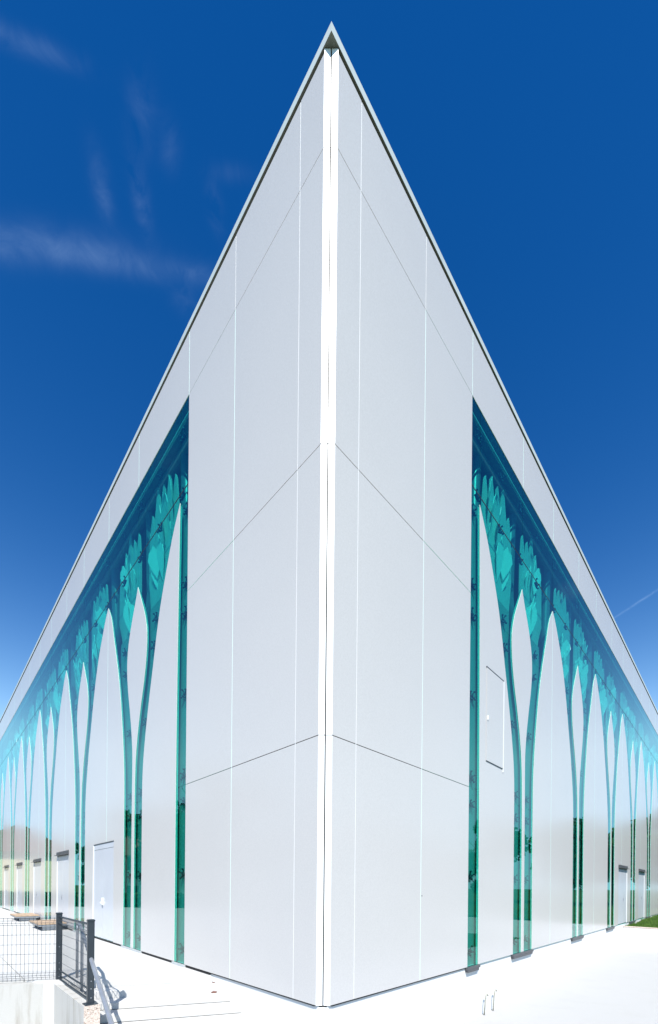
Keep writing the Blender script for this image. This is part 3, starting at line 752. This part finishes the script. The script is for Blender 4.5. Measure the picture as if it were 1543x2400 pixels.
kinds = [(crown_mesh(1, 9, 3.2, 5200, .24), trunk_mesh(1, 9, .22)), (crown_mesh(2, 8, 3.6, 5200, .24), trunk_mesh(2, 8, .24)), (crown_mesh(3, 11, 3.0, 5200, .24), trunk_mesh(3, 11, .2))]
def tree(x, y, z, k, s, label, group):
    e = empty('leafy_tree', (x, y, z)); e.scale = (s, s, s); e.rotation_euler.z = (x * 1.7 + y) % 6.28; tag(e, label, 'tree', group)
    for nme, me in (('crown', kinds[k][0]), ('trunk', kinds[k][1])):
        o = bpy.data.objects.new(nme, me); col.objects.link(o); o.parent = e
rt = random.Random(21)
for i in range(9):
    tree((-46 if i in (4, 5, 6) else -27) - rt.uniform(0, 5) + (i * .3), 4 + i * 5.2, -.9, i % 3, rt.uniform(.85, 1.15), 'tall leafy tree mirrored in the glass beyond the terrace', 'trees mirrored beyond the terrace')
for i in range(12):
    tree(30 + rt.uniform(0, 5), 2 + i * 4.6, -1.0, (i + 1) % 3, rt.uniform(.75, .98), 'leafy tree mirrored in the glass beyond the lawn', 'trees mirrored beyond the lawn')
def hedge(x0, y0, x1, y1, h, w, z, label, n):
    rd = random.Random(int(x0 * 13 + y0)); vs = []; fs = []; a = Vector((x0, y0, 0)); b = Vector((x1, y1, 0)); d = (b - a).normalized(); nn = Vector((-d.y, d.x, 0)); L = (b - a).length
    for q in range(n):
        p = a + d * rd.random() * L + nn * rd.uniform(-w, w) + Vector((0, 0, z + h * rd.random() ** .7)); t = Vector((rd.gauss(0, 1), rd.gauss(0, 1), rd.gauss(0, 1))).normalized(); u = t.orthogonal().normalized() * .11; t = t * .15
        i = len(vs); vs += [tuple(p - t), tuple(p + u), tuple(p + t), tuple(p - u)]; fs.append((i, i + 1, i + 2, i + 3))
    me = bpy.data.meshes.new('hedge'); me.from_pydata(vs, [], fs); me.materials.append(MT['foliage'])
    o = bpy.data.objects.new('hedge', me); col.objects.link(o); tag(o, label, 'hedge')
hedge(-22, 3, -24, 30, 1.7, .5, -.8, 'long clipped hedge at the far edge of the terrace', 9000)
def house(x, y, rot, w, d, h, m, label):
    e = empty('village_house', (x, y, -.9)); e.rotation_euler.z = rot; tag(e, label, 'house')
    def hp(name, f, mm):
        bm = bmesh.new(); f(bm); o = obj(name, bm, mm, e); return o
    hp('wall', lambda bm: slab(bm, [(-w, -d), (w, -d), (w, d), (-w, d)], 0, h), m)
    def roof(bm):
        pr = [(-w - .4, h), (0, h + w * .62), (w + .4, h), (w + .4, h - .15), (-w - .4, h - .15)]
        prism_pts(bm, [Vector((a, -d - .4, b)) for a, b in pr], [Vector((a, d + .4, b)) for a, b in pr])
    r = hp('roof', roof, 'tile')
    bm = bmesh.new(); slab(bm, [(w * .3, -.4), (w * .3 + .7, -.4), (w * .3 + .7, .4), (w * .3, .4)], h + .5, h + w * .62 + .7); o = obj('chimney', bm, 'tile', r)
    for fl in range(2):
        for i in range(3):
            c = -d + (i + .5) * 2 * d / 3
            for sx in (-1, 1):
                def win(bm, sx=sx, c=c, fl=fl):
                    x0 = sx * w; prism_pts(bm, [Vector((x0 + sx * .03, c - .5, 1.0 + fl * 2.7)), Vector((x0 + sx * .03, c + .5, 1.0 + fl * 2.7)), Vector((x0 + sx * .03, c + .5, 2.3 + fl * 2.7)), Vector((x0 + sx * .03, c - .5, 2.3 + fl * 2.7))],
                                           [Vector((x0 - sx * .05, c - .5, 1.0 + fl * 2.7)), Vector((x0 - sx * .05, c + .5, 1.0 + fl * 2.7)), Vector((x0 - sx * .05, c + .5, 2.3 + fl * 2.7)), Vector((x0 - sx * .05, c - .5, 2.3 + fl * 2.7))])
                hp('window', win, 'winglass')
house(-31.5, 33.8, .75, 3.6, 3.4, 5.2, 'cream', 'cream house with brown tiled roof mirrored in the far panels')
house(-36, 20, -.1, 4, 5, 5.0, 'palehouse', 'pale grey house with brown tiled roof behind the hedge')
print('objects', len(bpy.data.objects))
